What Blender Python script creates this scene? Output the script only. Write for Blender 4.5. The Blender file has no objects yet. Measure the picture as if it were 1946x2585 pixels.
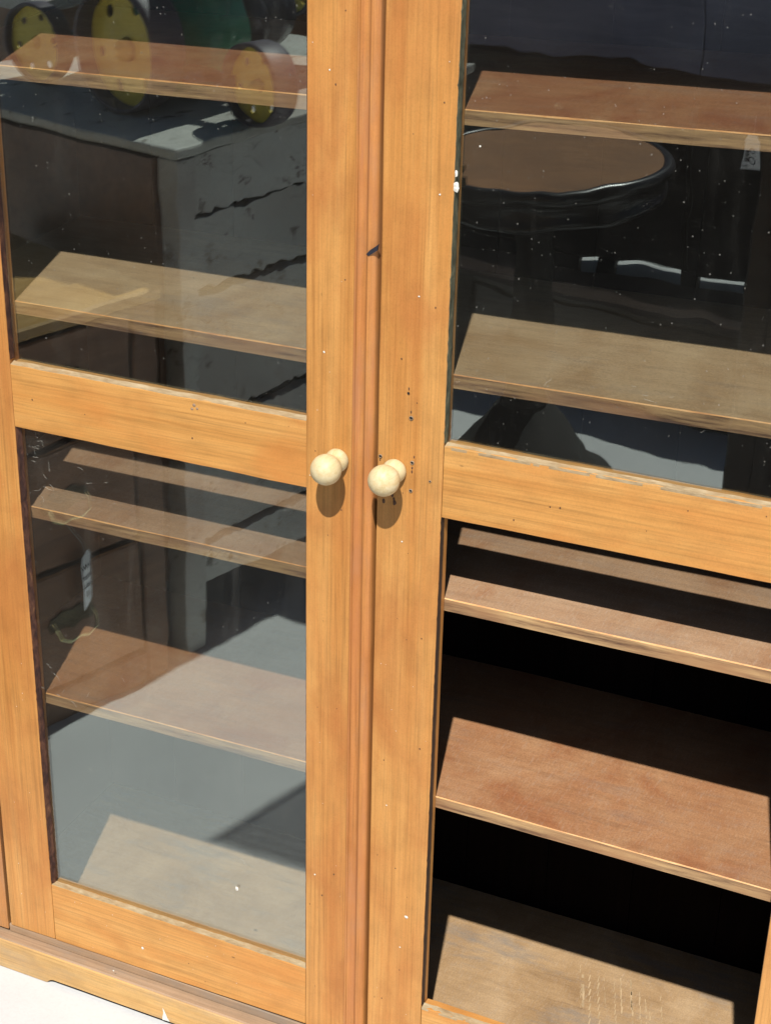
import bpy, bmesh, math, random
from mathutils import Vector, Matrix, noise
random.seed(7)
C = bpy.context.scene.collection
SC = bpy.context.scene
R = math.radians
# ------------------------------------------------------------------ camera
cd = bpy.data.cameras.new('camera'); cam = bpy.data.objects.new('camera', cd); C.objects.link(cam)
cam.location = (0.76698, -1.74498, 1.75701)
cam.rotation_euler = (1.06093, 0.042314, 0.532917)
cd.sensor_fit = 'HORIZONTAL'; cd.sensor_width = 36; cd.lens = 88.235
cd.shift_x = 0.32364; cd.shift_y = 0.15699
cd.clip_start = 0.02; cd.clip_end = 500
SC.camera = cam
# ------------------------------------------------------------------ sky, sun, exposure
TS = Vector((.28, -1.0, 1.44)).normalized()            # towards the sun
w = bpy.data.worlds.new('World'); SC.world = w; w.use_nodes = True
nt = w.node_tree; bg = nt.nodes['Background']
sky = nt.nodes.new('ShaderNodeTexSky'); sky.sky_type = 'NISHITA'; sky.sun_disc = False
sky.sun_elevation = math.asin(TS.z); sky.sun_rotation = math.atan2(TS.x, TS.y)
nt.links.new(sky.outputs[0], bg.inputs[0]); bg.inputs[1].default_value = 0.06
sd = bpy.data.lights.new('sun', 'SUN'); sd.energy = 4.8; sd.angle = R(.75); sd.color = (1, .965, .9)
so = bpy.data.objects.new('sun', sd); C.objects.link(so)
so.rotation_euler = (-TS).to_track_quat('-Z', 'Y').to_euler(); so.location = (1, -3, 5)
SC.view_settings.view_transform = 'Standard'; SC.view_settings.look = 'None'
SC.view_settings.exposure = 0.17; SC.view_settings.gamma = 1; SC.view_settings.use_curve_mapping = False
SC.cycles.max_bounces = 10; SC.cycles.diffuse_bounces = 1; SC.cycles.transparent_max_bounces = 24; SC.cycles.glossy_bounces = 5
SC.cycles.caustics_reflective = False; SC.cycles.caustics_refractive = False

# ------------------------------------------------------------------ node helper
class N:
    def __init__(s, name):
        s.m = bpy.data.materials.new(name); s.m.use_nodes = True; s.t = s.m.node_tree
        s.b = s.t.nodes['Principled BSDF']; s.out = s.t.nodes['Material Output']
    def n(s, typ, **k):
        o = s.t.nodes.new('ShaderNode' + typ)
        for a, v in k.items():
            if hasattr(o, a): setattr(o, a, v)
            else: o.inputs[a.replace('_', ' ')].default_value = v
        return o
    def l(s, a, b): s.t.links.new(a, b)
    def coords(s, scale=(1, 1, 1), kind='Object', rnd=True, rot=(0, 0, 0)):
        tc = s.n('TexCoord'); mp = s.n('Mapping'); mp.inputs['Scale'].default_value = scale; mp.inputs['Rotation'].default_value = rot
        src = tc.outputs[kind]
        if rnd:
            oi = s.n('ObjectInfo'); mu = s.n('VectorMath', operation='MULTIPLY_ADD')
            mu.inputs[1].default_value = (13.1, 7.7, 5.3)
            s.l(oi.outputs['Random'], mu.inputs[0]); s.l(src, mu.inputs[2]); src = mu.outputs[0]
        s.l(src, mp.inputs[0]); return mp.outputs[0]
    def noise(s, vec, scale, detail=4, rough=.55, dist=0.):
        o = s.n('TexNoise'); o.inputs['Scale'].default_value = scale; o.inputs['Detail'].default_value = detail
        o.inputs['Roughness'].default_value = rough; o.inputs['Distortion'].default_value = dist
        s.l(vec, o.inputs['Vector']); return o.outputs['Fac']
    def ramp(s, fac, stops, interp='LINEAR'):
        o = s.n('ValToRGB'); cr = o.color_ramp; cr.interpolation = interp
        while len(cr.elements) > len(stops): cr.elements.remove(cr.elements[-1])
        while len(cr.elements) < len(stops): cr.elements.new(.5)
        for e, (p, c) in zip(cr.elements, stops):
            e.position = p; e.color = (c, c, c, 1) if isinstance(c, (int, float)) else (*c, 1)
        s.l(fac, o.inputs[0]); return o.outputs[0]
    def mix(s, fac, a, b, mode='MIX'):
        o = s.n('Mix', data_type='RGBA', blend_type=mode)
        for sock, v in ((o.inputs[0], fac), (o.inputs[6], a), (o.inputs[7], b)):
            if isinstance(v, (int, float)): sock.default_value = v
            elif isinstance(v, tuple): sock.default_value = (*v, 1)
            else: s.l(v, sock)
        return o.outputs[2]
    def math(s, op, a, b=0.):
        o = s.n('Math', operation=op)
        for i, v in enumerate((a, b)):
            if isinstance(v, (int, float)): o.inputs[i].default_value = v
            else: s.l(v, o.inputs[i])
        return o.outputs[0]
    def bump(s, h, strength=.3, dist=.001):
        o = s.n('Bump'); o.inputs['Strength'].default_value = strength; o.inputs['Distance'].default_value = dist
        s.l(h, o.inputs['Height']); s.l(o.outputs[0], s.b.inputs['Normal']); return o
    def setb(s, rough=.5, metal=0., spec=.5, col=None):
        s.b.inputs['Roughness'].default_value = rough; s.b.inputs['Metallic'].default_value = metal
        s.b.inputs['Specular IOR Level'].default_value = spec
        if col is not None:
            if isinstance(col, tuple): s.b.inputs['Base Color'].default_value = (*col, 1)
            else: s.l(col, s.b.inputs['Base Color'])
        return s.m

def plain(name, col, rough=.5, metal=0., spec=.5, var=.25, scale=40):
    k = N(name); v = k.coords(); f = k.noise(v, scale)
    dark = tuple(c * (1 - var) for c in col); lite = tuple(min(1, c * (1 + var)) for c in col)
    return k.setb(rough, metal, spec, k.ramp(f, [(.3, dark), (.7, lite)]))

def pine(name, axis, mid, dark, lite, blotch=(.47, .17, .045), rough=.42, grey=0.0, redtint=None, flecks=True):
    """varnished old softwood, grain along axis"""
    k = N(name)
    def sc(a, b): return tuple(b if i == axis else a for i in range(3))
    g1 = k.noise(k.coords(sc(1, .018)), 330, 4, .7)
    g2 = k.noise(k.coords(sc(1, .035)), 42, 5, .6, .6)
    wv = k.n('TexWave', wave_type='BANDS', bands_direction='X' if axis != 0 else 'Z')
    wv.inputs['Scale'].default_value = 52; wv.inputs['Distortion'].default_value = 11; wv.inputs['Detail'].default_value = 3
    wv.inputs['Detail Scale'].default_value = 1.2
    k.l(k.coords(sc(1, .09)), wv.inputs['Vector'])
    col = k.ramp(g2, [(.28, dark), (.5, mid), (.74, lite)])
    line = k.ramp(wv.outputs['Fac'], [(0, .80), (.28, .97), (1, 1.0)])
    col = k.mix(k.ramp(k.noise(k.coords(sc(1, .2)), 9, 2), [(.40, .08), (.68, .5)]), col, line, 'MULTIPLY')
    fine = k.ramp(g1, [(.34, .70), (.50, .97), (.68, 1.08)])
    col = k.mix(.75, col, fine, 'MULTIPLY')
    bl = k.noise(k.coords(sc(1, .45)), 13, 4, .6, .4)
    col = k.mix(k.ramp(bl, [(.45, 0.), (.70, .75)]), col, blotch)
    sp_ = k.noise(k.coords(), 520, 3, .75)
    col = k.mix(.5, col, k.ramp(sp_, [(.3, .80), (.5, 1.), (.75, 1.10)]), 'MULTIPLY')
    kn = k.n('TexVoronoi'); kn.inputs['Scale'].default_value = 7.5; k.l(k.coords(sc(1, .35)), kn.inputs['Vector'])
    kc = k.n('SeparateColor'); k.l(kn.outputs['Color'], kc.inputs[0])
    kr = k.math('MULTIPLY', k.ramp(kn.outputs['Distance'], [(.02, 1.), (.075, .35), (.16, 0.)]), k.ramp(kc.outputs[0], [(.78, 0.), (.84, .7)]))
    col = k.mix(kr, col, (.30, .105, .03))
    b2 = k.noise(k.coords(sc(1, .7)), 38, 3, .5)
    col = k.mix(.6, col, k.ramp(b2, [(.32, .86), (.5, 1.), (.7, 1.05)]), 'MULTIPLY')
    if redtint:
        r = k.noise(k.coords(sc(1, .12)), 70, 4, .6); col = k.mix(k.ramp(r, [(.46, 0.), (.66, .7)]), col, redtint)
    if grey:
        gg = k.noise(k.coords(sc(1, .3)), 22, 5, .7); col = k.mix(k.ramp(gg, [(.48, 0.), (.72, grey)]), col, (.27, .235, .20))
    if flecks:
        vo = k.n('TexVoronoi'); vo.inputs['Scale'].default_value = 46; k.l(k.coords(sc(1, .45)), vo.inputs['Vector'])
        sp = k.ramp(vo.outputs['Distance'], [(.03, 1.), (.075, 0.)])
        wn = k.ramp(k.noise(k.coords(), 34, 1), [(.60, 0.), (.66, 1.)])
        col = k.mix(k.math('MULTIPLY', k.math('MULTIPLY', sp, wn), .75), col, (.13, .06, .025))
    k.bump(k.math('ADD', g1, k.math('MULTIPLY', bl, 2.)), .22, .0006)
    rg = k.ramp(bl, [(.3, rough - .08), (.7, rough + .12)]); k.l(rg, k.b.inputs['Roughness'])
    m = k.setb(rough, 0, .35, col); k.l(rg, k.b.inputs['Roughness']); return m

P_MID, P_DK, P_LT = (.60, .278, .078), (.52, .212, .052), (.66, .338, .106)
M = {}
M['stile'] = pine('honey_pine_upright', 2, P_MID, P_DK, P_LT)
M['rail'] = pine('honey_pine_crosswise', 0, (.65, .322, .092), (.59, .265, .068), (.70, .372, .120), blotch=(.59, .225, .052))
M['bead'] = pine('reddish_bead_pine', 2, (.59, .245, .072), (.49, .185, .05), (.66, .30, .09), redtint=(.50, .195, .07), grey=.22)
M['plinth'] = pine('worn_pale_pine', 0, (.68, .405, .150), (.58, .315, .105), (.74, .48, .20), blotch=(.45, .28, .13), grey=.5, rough=.6)
M['ledge'] = pine('worn_brown_board', 0, (.42, .275, .17), (.33, .205, .125), (.50, .35, .23), blotch=(.32, .22, .145), grey=.8, rough=.65)
M['frame'] = pine('frame_pine_upright', 2, (.56, .265, .09), (.46, .20, .062), (.62, .32, .12), grey=.35)

def shelfmat(name, base, lite, dark, scratch=.5, grey=.4, cross=True):
    k = N(name)
    a = k.noise(k.coords((.10, 1, 1)), 120, 5, .65); b = k.noise(k.coords((1, .8, 1)), 11, 5, .6, .6)
    c = k.noise(k.coords((1, .13, 1), rot=(0, 0, .2)), 420, 5, .7)
    col = k.ramp(b, [(.3, dark), (.5, base), (.72, lite)])
    col = k.mix(.55, col, k.ramp(a, [(.3, .72), (.55, 1.), (.8, 1.1)]), 'MULTIPLY')
    if cross: col = k.mix(k.math('MULTIPLY', k.ramp(c, [(.52, 0.), (.72, 1.)]), scratch), col, (.50, .40, .32))
    d = k.noise(k.coords((.35, 1, 1)), 16, 6, .75)
    col = k.mix(k.math('MULTIPLY', k.ramp(d, [(.52, 0.), (.70, 1.)]), grey), col, (.245, .215, .185))
    e = k.noise(k.coords(), 420, 4, .8); col = k.mix(.8, col, k.ramp(e, [(.32, .72), (.52, 1.), (.74, 1.28)]), 'MULTIPLY')
    ck = k.noise(k.coords((.12, 1, 1)), 42, 6, .7, .3); col = k.mix(k.ramp(ck, [(.62, 0.), (.72, .55 * grey + .1)]), col, (.12, .085, .06))
    k.bump(k.math('ADD', a, e), .25, .0006)
    return k.setb(.62, 0, .3, col)
M['shelf1'] = shelfmat('red_brown_shelf_top', (.34, .155, .075), (.41, .225, .115), (.27, .095, .045), .15, .25)
M['shelf2'] = shelfmat('dusty_tan_shelf_top', (.47, .325, .185), (.55, .40, .24), (.39, .245, .125), .1, .4)
M['shelf3'] = shelfmat('scraped_tan_shelf_top', (.41, .25, .145), (.48, .31, .19), (.35, .18, .092), .4, .35)
M['shelf4'] = shelfmat('chestnut_shelf_top', (.37, .18, .085), (.43, .235, .12), (.31, .12, .05), .22, .28)
M['floorb'] = shelfmat('stained_tan_floor_board', (.42, .27, .14), (.51, .35, .20), (.32, .195, .095), .35, .85)
k = N('shelf_front_edge'); a = k.noise(k.coords((.06, 1, 1)), 150, 5, .7); b = k.noise(k.coords((.5, 1, 1)), 14, 4, .6)
col = k.ramp(a, [(.36, (.13, .07, .04)), (.50, (.36, .22, .11)), (.68, (.56, .36, .17))]); col = k.mix(k.ramp(b, [(.45, 0.), (.65, .7)]), col, (.36, .18, .085))
k.bump(a, .3, .0006); M['edge'] = k.setb(.6, 0, .3, col)
k = N('worn_orange_arris'); a = k.noise(k.coords((.3, 1, 1)), 90, 4, .7)
M['arris'] = k.setb(.5, 0, .4, k.ramp(a, [(.3, (.46, .20, .08)), (.5, (.72, .36, .13)), (.75, (.82, .52, .25))]))
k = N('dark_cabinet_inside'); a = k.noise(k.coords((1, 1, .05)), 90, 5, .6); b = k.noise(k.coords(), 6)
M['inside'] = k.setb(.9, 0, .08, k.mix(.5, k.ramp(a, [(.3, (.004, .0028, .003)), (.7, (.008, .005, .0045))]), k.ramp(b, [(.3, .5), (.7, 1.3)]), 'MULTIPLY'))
k = N('old_glazing_putty'); a = k.noise(k.coords((.35, 1, 1)), 130, 5, .7); b = k.noise(k.coords(), 30, 5, .7)
col = k.ramp(a, [(.3, (.28, .19, .10)), (.5, (.42, .31, .18)), (.75, (.54, .43, .27))]); col = k.mix(k.ramp(b, [(.5, 0.), (.66, .6)]), col, (.40, .24, .11))
k.bump(a, .8, .0015); M['putty'] = k.setb(.85, 0, .2, col)
k = N('green_grey_putty'); a = k.noise(k.coords((1, 1, .4)), 140, 5, .7)
k.bump(a, .8, .0015); M['gputty'] = k.setb(.85, 0, .2, k.ramp(a, [(.3, (.035, .035, .022)), (.55, (.10, .10, .065)), (.8, (.25, .22, .13))]))
k = N('chipped_dark_rebate'); a = k.noise(k.coords((1, 1, .45)), 95, 5, .7, .5)
k.bump(a, .8, .0015); M['rebate'] = k.setb(.6, 0, .4, k.ramp(a, [(.42, (.035, .012, .009)), (.55, (.09, .035, .020)), (.66, (.14, .06, .03)), (.72, (.40, .20, .07))]))
k = N('turned_pale_wood'); a = k.noise(k.coords((1, .12, 1)), 210, 6, .7); b = k.noise(k.coords(), 55, 4, .7)
col = k.ramp(a, [(.3, (.60, .46, .23)), (.5, (.69, .56, .32)), (.75, (.75, .65, .42))]); col = k.mix(k.ramp(b, [(.52, 0.), (.75, .55)]), col, (.66, .42, .17))
k.bump(a, .2, .0004); M['knob'] = k.setb(.48, 0, .35, col)
M['hole'] = plain('dark_screw_hole', (.012, .010, .009), .8); M['steelring'] = plain('dull_hole_rim', (.34, .24, .15), .6)
M['fleck'] = plain('white_paint_fleck', (.80, .78, .70), .6, var=.05); M['stain'] = plain('dark_brown_stain', (.12, .055, .025), .7)
M['wedge'] = plain('navy_rubber', (.02, .022, .035), .6); M['darkline'] = plain('painted_gap_shade', (.05, .025, .012), .8)  # dark brown carries the shade along gaps and rebate edges

def glassmat(name, dustbase, seed, F0=.155, wav=.00022):
    k = N(name); t = k.t
    t.nodes.remove(k.b)
    v = k.coords(rnd=False); off = k.n('VectorMath', operation='ADD'); off.inputs[1].default_value = (seed, seed * .7, seed * .3); k.l(v, off.inputs[0]); v = off.outputs[0]
    wob = k.noise(v, 9, 2, .5); wob2 = k.noise(v, 3.2, 1, .5)
    bp = k.n('Bump'); bp.inputs['Strength'].default_value = 1; bp.inputs['Distance'].default_value = wav
    k.l(k.math('ADD', wob, k.math('MULTIPLY', wob2, 2.5)), bp.inputs['Height'])
    geo = k.n('NewGeometry'); dp = k.n('VectorMath', operation='DOT_PRODUCT'); k.l(geo.outputs['Incoming'], dp.inputs[0]); k.l(geo.outputs['Normal'], dp.inputs[1])
    c = k.math('ABSOLUTE', dp.outputs['Value']); om = k.math('SUBTRACT', 1., c); p5 = k.math('POWER', om, 5.)
    F = k.math('ADD', k.math('MULTIPLY', p5, 1 - F0), F0)
    tr = k.n('BsdfTransparent'); tr.inputs[0].default_value = (.965, .975, .965, 1)
    gl = k.n('BsdfGlossy'); gl.inputs['Roughness'].default_value = .0; gl.inputs[0].default_value = (.88, 1, .985, 1); k.l(bp.outputs[0], gl.inputs['Normal'])
    m1 = k.n('MixShader'); k.l(F, m1.inputs[0]); k.l(tr.outputs[0], m1.inputs[1]); k.l(gl.outputs[0], m1.inputs[2])
    # dust, specks and smears lying on the pane
    vo = k.n('TexVoronoi'); vo.inputs['Scale'].default_value = 85; k.l(v, vo.inputs['Vector'])
    rc = k.n('SeparateColor'); k.l(vo.outputs['Color'], rc.inputs[0])
    rad = k.math('MULTIPLY', k.math('POWER', rc.outputs[0], 30.), .11)
    speck = k.math('LESS_THAN', vo.outputs['Distance'], rad)
    vo2 = k.n('TexVoronoi'); vo2.inputs['Scale'].default_value = 260; k.l(v, vo2.inputs['Vector'])
    rc2 = k.n('SeparateColor'); k.l(vo2.outputs['Color'], rc2.inputs[0])
    speck2 = k.math('LESS_THAN', vo2.outputs['Distance'], k.math('MULTIPLY', k.math('POWER', rc2.outputs[0], 18.), .26))
    veil = k.ramp(k.noise(v, 5, 5, .65), [(.35, dustbase * .5), (.65, dustbase * 1.5)])
    smear_v = k.n('Mapping'); smear_v.inputs['Rotation'].default_value = (0, .5, 0); smear_v.inputs['Scale'].default_value = (1, 1, .16); k.l(v, smear_v.inputs[0])
    sm = k.ramp(k.noise(smear_v.outputs[0], 26, 5, .7, .6), [(.55, 0.), (.78, dustbase * 2.2)])
    veil = k.math('ADD', veil, sm)
    haz = k.ramp(k.noise(v, 320, 3, .7), [(.55, 0.), (.8, dustbase * 1.6)])
    f = k.math('ADD', k.math('ADD', veil, haz), k.math('ADD', k.math('MULTIPLY', speck, .17), k.math('MULTIPLY', speck2, .16)))
    f = k.math('MINIMUM', f, .9)
    df = k.n('BsdfDiffuse'); df.inputs[0].default_value = (.62, .60, .54, 1)
    m2 = k.n('MixShader'); k.l(f, m2.inputs[0]); k.l(m1.outputs[0], m2.inputs[1]); k.l(df.outputs[0], m2.inputs[2])
    k.l(m2.outputs[0], k.out.inputs[0]); return k.m
M['glassA'] = glassmat('old_wavy_glass', .006, 3.1, .155, .0002); M['glassB'] = glassmat('dusty_old_glass', .010, 9.7, .15)
M['glassC'] = glassmat('specked_old_glass', .005, 17.3, .145, .0003)

# ------------------------------------------------------------------ mesh helpers
def link(name, bm, mats, parent=None, smooth=False, **props):
    me = bpy.data.meshes.new(name); bm.normal_update(); bm.to_mesh(me); bm.free()
    o = bpy.data.objects.new(name, me); C.objects.link(o)
    for m in (mats if isinstance(mats, (list, tuple)) else [mats]): me.materials.append(m)
    if smooth:
        for p in me.polygons: p.use_smooth = True
    if parent is not None: o.parent = parent
    for a, b in props.items(): o[a] = b
    return o
def empty(name, loc=(0, 0, 0), rz=0, parent=None, **props):
    o = bpy.data.objects.new(name, None); C.objects.link(o); o.location = loc; o.rotation_euler = (0, 0, rz); o.empty_display_size = .05
    if parent is not None: o.parent = parent
    for a, b in props.items(): o[a] = b
    return o
def hexa(bm, c8):
    v = [bm.verts.new(p) for p in c8]
    fs = [(0, 1, 2, 3), (7, 6, 5, 4), (0, 4, 5, 1), (1, 5, 6, 2), (2, 6, 7, 3), (3, 7, 4, 0)]
    return [bm.faces.new([v[i] for i in f]) for f in fs]
def box(bm, x0, x1, y0, y1, z0, z1):
    return hexa(bm, [(x0, y0, z0), (x1, y0, z0), (x1, y0, z1), (x0, y0, z1), (x0, y1, z0), (x1, y1, z0), (x1, y1, z1), (x0, y1, z1)])
def fin(bm, bev=0., seg=1):
    bmesh.ops.recalc_face_normals(bm, faces=bm.faces)
    if bev: bmesh.ops.bevel(bm, geom=list(bm.edges), offset=bev, segments=seg, affect='EDGES', profile=.5)
    return bm
def board(name, x0, x1, y0, y1, z0, z1, mat, parent, bev=.0008, **p):
    bm = bmesh.new(); box(bm, x0, x1, y0, y1, z0, z1); return link(name, fin(bm, bev), mat, parent, **p)
def plank(name, quad, y0, y1, mat, parent, bev=.0009, wob=0., n=1, **p):
    """board in the XZ plane from four corners (bl, br, tr, tl), subdivided so that worn edges can wander"""
    bm = bmesh.new(); bl, br, tr, tl = [Vector(q) for q in quad]
    long_x = (br - bl).length > (tl - bl).length
    rows = []
    for i in range(n + 1):
        t = i / n
        if long_x: a, b = bl.lerp(br, t), tl.lerp(tr, t)
        else: a, b = bl.lerp(tl, t), br.lerp(tr, t)
        if wob and 0 < i < n:
            da = noise.noise(Vector((t * 9, quad[0][0] * 31, quad[0][1] * 17))) * wob; db = noise.noise(Vector((t * 11, 5 + quad[0][0] * 31, 3))) * wob
            d = Vector((0, 1)) if long_x else Vector((1, 0)); a = a + d * da; b = b + d * db
        rows.append([bm.verts.new((a.x, y0, a.y)), bm.verts.new((b.x, y0, b.y)), bm.verts.new((b.x, y1, b.y)), bm.verts.new((a.x, y1, a.y))])
    for r, s in zip(rows, rows[1:]):
        for i in range(4): bm.faces.new((r[i], r[(i + 1) % 4], s[(i + 1) % 4], s[i]))
    bm.faces.new(rows[0]); bm.faces.new(list(reversed(rows[-1])))
    bmesh.ops.recalc_face_normals(bm, faces=bm.faces)
    sharp = [e for e in bm.edges if e.is_manifold and e.calc_face_angle(0) > .6]
    if bev: bmesh.ops.bevel(bm, geom=sharp, offset=bev, segments=2, affect='EDGES', profile=.5)
    return link(name, bm, mat, parent, **p)
def prism(name, poly, y0, y1, mat, parent, bev=0., **p):
    bm = bmesh.new(); a = [bm.verts.new((x, y0, z)) for x, z in poly]; b = [bm.verts.new((x, y1, z)) for x, z in poly]
    n = len(poly); bm.faces.new(a); bm.faces.new(list(reversed(b)))
    for i in range(n): bm.faces.new((a[i], b[i], b[(i + 1) % n], a[(i + 1) % n]))
    return link(name, fin(bm, bev), mat, parent, **p)
def lathe(bm, prof, n=32, mtx=Matrix()):
    """profile (radius, height) about local Z, then transformed"""
    rings = []
    for r, h in prof:
        if r < 1e-6: rings.append([bm.verts.new(mtx @ Vector((0, 0, h)))])
        else: rings.append([bm.verts.new(mtx @ Vector((r * math.cos(2 * math.pi * i / n), r * math.sin(2 * math.pi * i / n), h))) for i in range(n)])
    for a, b in zip(rings, rings[1:]):
        for i in range(n):
            j = (i + 1) % n
            if len(a) == 1 and len(b) == 1: continue
            if len(a) == 1: bm.faces.new((a[0], b[i], b[j]))
            elif len(b) == 1: bm.faces.new((a[i], b[0], a[j]))
            else: bm.faces.new((a[i], b[i], b[j], a[j]))
    bmesh.ops.recalc_face_normals(bm, faces=bm.faces)
def tube(bm, pts, r, n=8):
    pts = [Vector(p) for p in pts]; prev = None; up = Vector((0, .13, 1)).normalized()
    for i, p in enumerate(pts):
        d = (pts[min(i + 1, len(pts) - 1)] - pts[max(i - 1, 0)]).normalized()
        a = d.cross(up); a = a.normalized() if a.length > .05 else d.cross(Vector((1, 0, 0))).normalized(); b = d.cross(a)
        rr = r[i] if isinstance(r, (list, tuple)) else r
        ring = [bm.verts.new(p + a * rr * math.cos(2 * math.pi * j / n) + b * rr * math.sin(2 * math.pi * j / n)) for j in range(n)]
        if prev:
            for j in range(n): bm.faces.new((prev[j], prev[(j + 1) % n], ring[(j + 1) % n], ring[j]))
        else: bm.faces.new(ring)
        prev = ring
    bm.faces.new(list(reversed(prev))); bmesh.ops.recalc_face_normals(bm, faces=bm.faces)

# ------------------------------------------------------------------ ground
k = N('sunlit_pale_concrete'); a = k.noise(k.coords(rnd=False), 3, 6, .6); b = k.noise(k.coords(rnd=False), 160, 4, .7); c = k.noise(k.coords(rnd=False), 28, 6, .75)
col = k.ramp(a, [(.3, (.60, .60, .60)), (.7, (.71, .71, .705))]); col = k.mix(.35, col, k.ramp(b, [(.3, .82), (.55, 1.)]), 'MULTIPLY')
col = k.mix(k.ramp(c, [(.66, 0.), (.76, .35)]), col, (.42, .40, .37)); k.bump(b, .25, .0012)
M['ground'] = k.setb(.85, 0, .2, col)
bm = bmesh.new(); bmesh.ops.create_grid(bm, x_segments=1, y_segments=1, size=60)
link('ground', bm, M['ground'], kind='structure')

# ------------------------------------------------------------------ the cabinet
cab = empty('glazed_cabinet', label='old honey pine cabinet with two half glazed doors and round pale wooden knobs', category='cabinet')
T = .022                                   # door thickness
GY0, GY1 = .0095, .0125                    # pane
# carcass
YB = .345
board('side_panel', -.615, -.594, .001, YB, .045, 1.84, M['frame'], cab)
board('side_panel', .594, .615, .001, YB, .045, 1.84, M['frame'], cab)
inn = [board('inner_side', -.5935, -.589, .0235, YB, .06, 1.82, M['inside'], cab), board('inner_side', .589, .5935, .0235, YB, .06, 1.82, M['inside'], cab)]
x = -.594
for i in range(10):                        # upright boards of the back
    wd = 1.188 / 10
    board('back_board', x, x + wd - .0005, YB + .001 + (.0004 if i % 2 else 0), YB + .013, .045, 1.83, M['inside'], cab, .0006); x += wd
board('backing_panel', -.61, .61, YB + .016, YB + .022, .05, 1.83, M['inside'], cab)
board('cabinet_top', -.64, .64, -.03, YB + .03, 1.842, 1.865, M['rail'], cab, .002)
board('top_rail', -.5935, .5935, .001, .021, 1.793, 1.84, M['rail'], cab)
# face stiles beside the doors
plank('face_stile', [(-.612, .0575), (-.5597, .0575), (-.5597, 1.792), (-.612, 1.792)], -.0005, .0225, M['frame'], cab, .0012, .0006, 12)
plank('face_stile', [(.5605, .0575), (.612, .0575), (.612, 1.792), (.5605, 1.792)], -.0005, .0225, M['frame'], cab, .0012, .0006, 12)
board('door_stop', -.5605, -.5598, .004, .0235, .06, 1.79, M['darkline'], cab, 0)
# shelves: stations follow the slightly warped boards
def shelf(name, st, th, ys, mats, label=None):
    xs = [-.5885] + [s[0] for s in st] + [.5885]; zs = [st[0][1]] + [s[1] for s in st] + [st[-1][1]]
    bm = bmesh.new(); rows = []
    n = 40
    for i in range(n + 1):
        x = xs[0] + (xs[-1] - xs[0]) * i / n
        for j in range(len(xs) - 1):
            if xs[j] <= x <= xs[j + 1] + 1e-9:
                t = (x - xs[j]) / (xs[j + 1] - xs[j]); z = zs[j] * (1 - t) + zs[j + 1] * t; break
        yy = ys + noise.noise(Vector((x * 14, st[0][1] * 9, 0))) * .0007
        b = .0011 + noise.noise(Vector((x * 60, st[0][1] * 5, 4))) * .0007
        pts = [(yy, z - th), (yy, z - b), (yy + b, z), (YB - .001, z), (YB - .001, z - th)]
        rows.append([bm.verts.new((x, y, q)) for y, q in pts])
    for r, s in zip(rows, rows[1:]):
        for a in range(5):
            f = bm.faces.new((r[a], r[(a + 1) % 5], s[(a + 1) % 5], s[a])); f.material_index = [1, 2, 0, 3, 3][a]
    for r in (rows[0], list(reversed(rows[-1]))): bm.faces.new(r).material_index = 3
    bmesh.ops.recalc_face_normals(bm, faces=bm.faces)
    o = link('shelf', bm, mats, cab)
    if label: o['label'] = label
S = .0155
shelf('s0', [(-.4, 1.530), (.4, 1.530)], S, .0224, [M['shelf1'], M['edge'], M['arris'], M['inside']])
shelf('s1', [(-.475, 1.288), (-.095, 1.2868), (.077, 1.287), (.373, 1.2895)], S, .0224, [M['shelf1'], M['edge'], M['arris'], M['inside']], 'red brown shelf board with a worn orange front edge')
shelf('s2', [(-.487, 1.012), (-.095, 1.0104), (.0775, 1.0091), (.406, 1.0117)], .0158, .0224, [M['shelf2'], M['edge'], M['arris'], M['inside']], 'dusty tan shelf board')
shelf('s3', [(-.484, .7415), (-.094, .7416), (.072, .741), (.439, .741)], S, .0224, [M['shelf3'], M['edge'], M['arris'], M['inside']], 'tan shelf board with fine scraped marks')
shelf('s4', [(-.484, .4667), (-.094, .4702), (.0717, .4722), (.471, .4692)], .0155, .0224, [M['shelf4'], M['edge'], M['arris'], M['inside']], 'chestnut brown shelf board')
board('floor_board', -.5885, .5885, .0232, YB - .001, .085, .0975, [M['floorb']], cab, .0008, label='stained tan bottom board with pale scrapes')
# pale scrapes across the bottom board
bm = bmesh.new()
for i in range(13):
    x0 = .205 + i * .0095 + random.uniform(-.002, .002); y0 = .258 - random.uniform(0, .03) - (i > 8) * .01; ln = random.uniform(.05, .12) if i not in (2, 3) else .14
    wd = random.uniform(.0004, .0011) * (2.6 if i in (1, 7) else 1); pts = []
    nn = 10
    for s_ in range(nn):
        if random.random() < .12: continue
        a = s_ / nn; yy = y0 - ln * a; xx = x0 + .35 * ln * a + random.uniform(-.0006, .0006); hw = wd * random.uniform(.4, 1.0)
        q = [(xx - hw, yy), (xx + hw, yy + .001), (xx + hw + .002, yy - ln / nn * .85), (xx - hw * .6 + .002, yy - ln / nn)]
        bm.faces.new([bm.verts.new((px, py, .0977)) for px, py in q])
M['scrape'] = plain('pale_scraped_wood', (.50, .36, .21), .7)
link('scrape_marks', bm, M['scrape'], cab, kind='stuff')
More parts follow.
